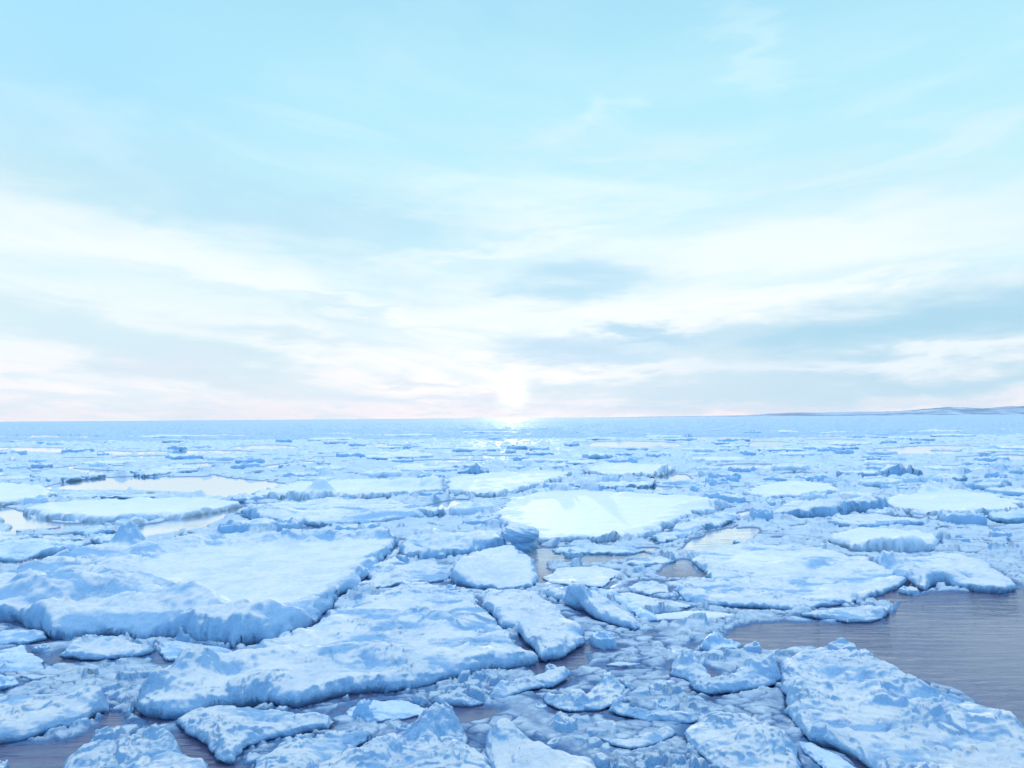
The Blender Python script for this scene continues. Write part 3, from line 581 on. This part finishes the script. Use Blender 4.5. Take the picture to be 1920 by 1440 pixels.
# ------------------------------------------------------------------ slush and brash ice round the floes: one uncountable sheet
def brash():
    ps = np.concatenate([np.arange(372, 60, -.62), np.arange(60, 20, -.32)])     # row spacing follows distance
    Dn = CAMH * 773.3 / ps
    K = 980; U = np.linspace(-.80, .80, K)
    X = Dn[:, None] * U[None, :]; Y = np.repeat(Dn[:, None], K, 1)
    far = np.clip((Y - 12) / 60, 0, 1)
    c = .24 + 1.6 * far                                                          # typical lump size grows with distance seen
    wx, wy = X + .25 * fbm(X / .7, Y / .7, 3, 501), Y + .25 * fbm(X / .7, Y / .7, 3, 511)
    z = np.zeros_like(X)
    for sc, amp, s in ((.12, .045, 4), (.30, .075, 1), (.75, .085, 2), (1.9, .12, 3), (4.5, .11, 5)):
        f1, f2, cid = voro(wx / sc, wy / (sc * .8), 520 + s)
        on = _rv[(cid + 77) & 65535]
        e = sstep(f2 - f1, .03, .30 if sc < .5 else .55)
        wgt = np.exp(-((np.log(sc) - np.log(c)) / .95) ** 2)
        z += wgt * amp * e * np.clip(on * 2.2 - .8, 0, 1.2) * (.6 + .8 * _rx[cid])
    dens = fbm(X / 3.0, Y / 2.4, 3, 540)
    z = z * (.10 + 1.45 * sstep(dens, -.25, .40)) * (1 + 1.3 * far)
    z += (.02 + .02 * far) * ridged(X / (.5 + 1.2 * far), Y / (.4 + 1.0 * far), 4, 560) * sstep(fbm(X / 2, Y / 2, 2, 565), -.2, .4)
    for sc, a_, s in ((.55, .05, 1), (1.3, .09, 2), (3.2, .13, 3)):              # cracks between thin plates
        vx, vy = X + .45 * sc * fbm(X / sc, Y / sc, 3, 620 + s), Y + .45 * sc * fbm(X / sc, Y / sc, 3, 630 + s)
        f1, f2, cid = voro(vx / sc, vy / (sc * .7), 640 + s)
        wgt = np.exp(-((np.log(sc) - np.log(.35 + 2.2 * far)) / .8) ** 2)
        z += (.7 + 1.2 * far) * wgt * (a_ * (.55 * _rv[cid]) * sstep(f2 - f1, .02, .12) - a_ * np.exp(-((f2 - f1) / .07) ** 2)) * sstep(fbm(X / (3 * sc), Y / (3 * sc), 2, 650 + s), -.25, .15)
    z += .006 * fbm(X / .12, Y / .10, 3, 570)
    lead = fbm(X / 7.0, Y / 3.2, 4, 580) + .35 * fbm(X / 1.3, Y / .9, 3, 585)   # thin water leads
    z = z * (1 - .2 * far + .3 * np.exp(-((Y - 45) / 25) ** 2)) + .036 - .10 * sstep(-lead, .32 - .10 * far, .50 - .10 * far) * (1 + far)
    z += .03 * far
    pm = near_mask(X, Y, PW, 1.5) + .10 * (1 + Y / 25) * fbm(X / (.3 + Y / 60), Y / (.3 + Y / 60), 4, 590)
    k = sstep(pm, -.32, .10)
    z = z * (1 - k) - .07 * k
    fm = near_mask(X, Y, FLOE_POLYS, 1.2)
    ins = sstep(fm, -.03, .05); z = z * (1 - ins) + np.minimum(z, -.02) * ins
    rimw = np.exp(-((fm + .10) / .16) ** 2) * sstep(fbm(X / 1.6, Y / 1.6, 2, 595), -.25, .25)
    z -= .055 * rimw * (1 + far)
    V = np.stack([X, Y, z], -1).reshape(-1, 3); keep = z.ravel() > -.045
    V, Q = compact(V, gridquads(K, len(Dn)), keep)
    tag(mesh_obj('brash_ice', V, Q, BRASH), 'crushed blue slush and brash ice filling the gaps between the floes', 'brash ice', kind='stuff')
brash()

# ------------------------------------------------------------------ scattered floes and chunks (individuals, copies of a few shapes)
def proto(i, thick, rough, mat, w_=.13):
    rs = np.random.RandomState(900 + i); n = 84
    xs = np.linspace(-1.25, 1.25, n); X, Y = np.meshgrid(xs, xs); th = np.arctan2(Y, X)
    k = rs.randint(4, 7); px = np.array([(math.cos(a) * r, math.sin(a) * r) for a, r in zip(np.linspace(0, 2*np.pi, k+3)[:-1] + rs.rand(k+2)*.5, .7 + .32*rs.rand(k+2))])
    d = sdf(X, Y, spline(px, 4)) + .10 * fbm(X*2.3, Y*2.3, 4, 700 + i) 
    t = np.clip(d / w_, 0, 1); prof = (1 - (1-t)**2.4) ** .5
    H = thick * (1 + rough * (fbm(X*1.6, Y*1.8, 3, 710+i) + .9*ridged(X*2.0, Y*2.6, 4, 720+i)*sstep(fbm(X, Y, 2, 730+i), -.3, .4))) + thick * .35 * np.exp(-((d-.12)/.1)**2)
    hx, hy = rs.uniform(-.5, .5, 2); H = H + thick * rough * 1.6 * (1 - sstep(np.hypot((X-hx)/.5, (Y-hy)/.3) * (1+.3*fbm(X*4, Y*4, 3, 740+i)), .1, 1))
    H = np.maximum(H, thick * .25)
    lp = .45 if w_ < .2 else .06; Z = H * (lp + (1 - lp) * prof); u = np.clip(-d / w_, 0, 1); Z = np.where(d < 0, H*lp*(1-u) - u*.12, Z)
    gy_, gx_ = np.gradient(d); gl = np.hypot(gx_, gy_)+1e-6; sh = np.where(d < 0, -d + .06*u, 0)
    V = np.stack([X + gx_/gl*sh, Y + gy_/gl*sh, Z], -1).reshape(-1, 3); Q = gridquads(n, n)
    kp = (d > -w_).ravel(); Q = Q[kp[Q].all(1)]; V, Q = compact(V, Q, np.ones(len(V), bool))
    return mesh_obj('ice_floe', V, Q, mat)
flats = [proto(i, .30, .45, m) for i, m in enumerate((SNOW, ROUGH, ROUGH, SNOW, ROUGH, SNOW, ROUGH, SNOW))]
lumps = [proto(20 + i, .5, .38, m, .5) for i, m in enumerate((ROUGH, ROUGH, ROUGH, BLUE))]
used = set()
def place(src, x, y, s, sy, rz, zs, label, group, cat, name, z=0.0):
    o = src if src not in used else src.copy()
    if src not in used: used.add(src)
    else: col.objects.link(o)
    o.name = name; o.location = (x, y, z); o.rotation_euler = (0, 0, rz); o.scale = (s, s * sy, zs)
    tag(o, label, cat, group)
rnd = random.Random(5)
placed = []
def ok(x, y, r, polys, slack):
    p = np.array([[x]]), np.array([[y]])
    for P in polys:
        if P[:, 0].min()-r < x < P[:, 0].max()+r and P[:, 1].min()-r < y < P[:, 1].max()+r:
            if sdf(p[0], p[1], P)[0, 0] > -r * slack: return False
    return all(math.hypot(x-a, y-b) > (r+c)*slack for a, b, c in placed)
BANDS = [  # pixel rows below the horizon, count, size range, label, group
 (120, 215, 48, (.9, 2.3), 'low ice floe of the jumbled middle distance, among the named floes', 'small floes between the large ones in the middle distance'),
 (66, 120, 78, (1.3, 5.2), 'snow-topped floe in the crowded band beyond the large bright floes', 'floes in the crowded band beyond the large bright floes'),
 (30, 66, 74, (2.0, 10.), 'distant white floe in the thin streaks below the far blue band', 'distant floes in streaks below the far blue band')]
for p0, p1, cnt, (s0, s1), lab, grp in BANDS:
    c = 0; tries = 0
    while c < cnt and tries < 6000:
        tries += 1
        p = p0 * (p1/p0) ** rnd.random(); Dd = CAMH * FPX / p; x = rnd.uniform(-.70, .70) * Dd; r = s0 * (s1/s0) ** (rnd.random() ** 2.0)
        if not ok(x, Dd, r, FLOE_POLYS + PW, .75): continue
        placed.append((x, Dd, r)); c += 1
        place(rnd.choice(flats), x, Dd, r, rnd.uniform(.55, .95), rnd.uniform(0, 6.3), rnd.uniform(.55, 1.0) * (1 + Dd/260), lab, grp, 'ice floe', 'ice_floe')
c = 0; tries = 0
while c < 26 and tries < 5000:
    tries += 1
    p = rnd.uniform(225, 640); Dd = CAMH * FPX / p; x = rnd.uniform(-.68, .68) * Dd; r = rnd.uniform(.10, .30) * (1 + Dd/40)
    if not ok(x, Dd, r, FLOE_POLYS + PW[:1], .9): continue
    placed.append((x, Dd, r)); c += 1
    place(rnd.choice(lumps), x, Dd, r, rnd.uniform(.5, .9), rnd.uniform(0, 6.3), r * rnd.uniform(.6, 1.1), 'loose blue-white ice chunk frozen into the slush in the foreground', 'loose ice chunks in the foreground slush', 'ice chunk', 'ice_chunk')
c = 0; tries = 0
while c < 7 and tries < 5000:
    tries += 1
    p = rnd.uniform(30, 200); Dd = CAMH * FPX / p; x = rnd.uniform(-.70, .70) * Dd; r = rnd.uniform(.35, .75) * (1 + Dd/70)
    if not ok(x, Dd, r, PW + FLOE_POLYS, .9): continue
    c += 1
    place(rnd.choice(lumps), x, Dd, r, rnd.uniform(.5, 1.), rnd.uniform(0, 6.3), r * rnd.uniform(.35, .6), 'upstanding hummock of ice on the pack beyond the near floes', 'ice hummocks on the distant pack', 'ice hummock', 'ice_hummock')

# ------------------------------------------------------------------ the far pack, reaching to the horizon
def far_pack():
    ps = np.concatenate([np.arange(21.5, 6, -.28), np.arange(6, .20, -.16)]); Dn = CAMH * 773.3 / ps
    K = 1500; U = np.linspace(-.82, .82, K); X = Dn[:, None]*U[None, :]; Y = np.repeat(Dn[:, None], K, 1)
    z = np.zeros_like(X)
    for sc, amp, s in ((3.0, .18, 1), (8.0, .30, 2), (20., .30, 3)):
        f1, f2, cid = voro(X/sc + .3*fbm(X/sc*1.5, Y/sc*1.5, 2, 800), Y/(sc*.8), 810 + s)
        z += amp * sstep(f2-f1, .02, .25) * np.clip(_rv[cid]*2 - .6, 0, 1.2)
    z += .42 * ridged(X/6, Y/5, 4, 830) * sstep(fbm(X/30, Y/25, 2, 835), -.4, .3)
    lead = fbm(X/60, Y/22, 4, 840) + .4*fbm(X/12, Y/6, 3, 845)
    z += .12 - .6 * sstep(-lead, .18, .32) * (Y < 900)
    pm = near_mask(X, Y, PW, 8) + .6*fbm(X/3, Y/3, 3, 850); z = np.where(pm > -.3, -.2, z); z[0] = -.6; z[1] = -.3; z[2] = np.minimum(z[2], 0)
    V = np.stack([X, Y, z], -1).reshape(-1, 3); V, Q = compact(V, gridquads(K, len(Dn)), (z.ravel() > -.10) | (Y.ravel() < Dn[3]))
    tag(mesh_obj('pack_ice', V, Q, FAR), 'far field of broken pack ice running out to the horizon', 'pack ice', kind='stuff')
far_pack()

# ------------------------------------------------------------------ hills on the right
def hills():
    m, q, b = new_mat('snowy_hill'); geo = q.n('ShaderNodeNewGeometry'); P = geo.outputs['Position']
    f = q.rng(q.noise(q.v('MULTIPLY', P, (.0022, .0022, .012)), 1.0, 6, .6, .4), .40, .58)
    q.put(b.inputs['Base Color'], q.mix(f, (.50, .66, .82), (.12, .24, .42))); b.inputs['Roughness'].default_value = .8
    prof = [(1060, 0), (1150, 0.6), (1230, 1.5), (1300, 2.0), (1400, 3.0), (1440, 7), (1500, 9), (1560, 9), (1620, 10), (1680, 11), (1720, 14), (1760, 18), (1778, 21), (1800, 19), (1840, 17), (1880, 20), (1920, 21), (2050, 24), (2300, 16)]
    for base_d, sc, s, n_ in ((9000., 1.0, 3, 'near'),):
        nx, ny = 900, 60; A = np.linspace(prof[0][0], prof[-1][0], nx); hh = np.interp(A, [p[0] for p in prof], [p[1] for p in prof])
        T_ = np.linspace(0, 1, ny); Y = base_d + T_[:, None]*2600 + 0*A[None, :]; X = (A[None, :]-960)/FPX * Y
        h = hh[None, :]/FPX*base_d * .82
        shape = np.where(T_ < .10, T_/.10*.22, .22 + .78*np.sin(np.clip((T_-.10)/.9*1.25, 0, 1)*np.pi/2))[:, None]
        z = h*shape*(1 + .25*fbm(X/500, Y/600, 4, 900+s) + .12*ridged(X/160, Y/400, 3, 910+s)*shape) - 1
        V = np.stack([X, Y, z], -1).reshape(-1, 3)
        tag(mesh_obj('hills', V, gridquads(nx, ny), m), kind='structure')
hills()

# ------------------------------------------------------------------ thin sea haze
def haze():
    m = bpy.data.materials.new('haze'); m.use_nodes = True; m.node_tree.nodes.clear(); q = G(m.node_tree)
    v = q.n('ShaderNodeVolumePrincipled'); o = q.n('ShaderNodeOutputMaterial'); m.node_tree.links.new(v.outputs[0], o.inputs[1])
    v.inputs['Color'].default_value = (.70, .84, 1, 1); v.inputs['Density'].default_value = 2.2e-5; v.inputs['Anisotropy'].default_value = .2
    h = 13600.0; a = [(-h, -400, -1.6), (h, -400, -1.6), (h, h, -1.6), (-h, h, -1.6)]; V = a + [(x, y, 175.0) for x, y, _ in a]
    o = mesh_obj('haze', np.array(V), np.array([[3, 2, 1, 0], [4, 5, 6, 7], [0, 1, 5, 4], [1, 2, 6, 5], [2, 3, 7, 6], [3, 0, 4, 7]]), m, smooth=False)
    tag(o, 'thin pale haze over the sea that fades the far hills', 'haze', kind='stuff')
haze()
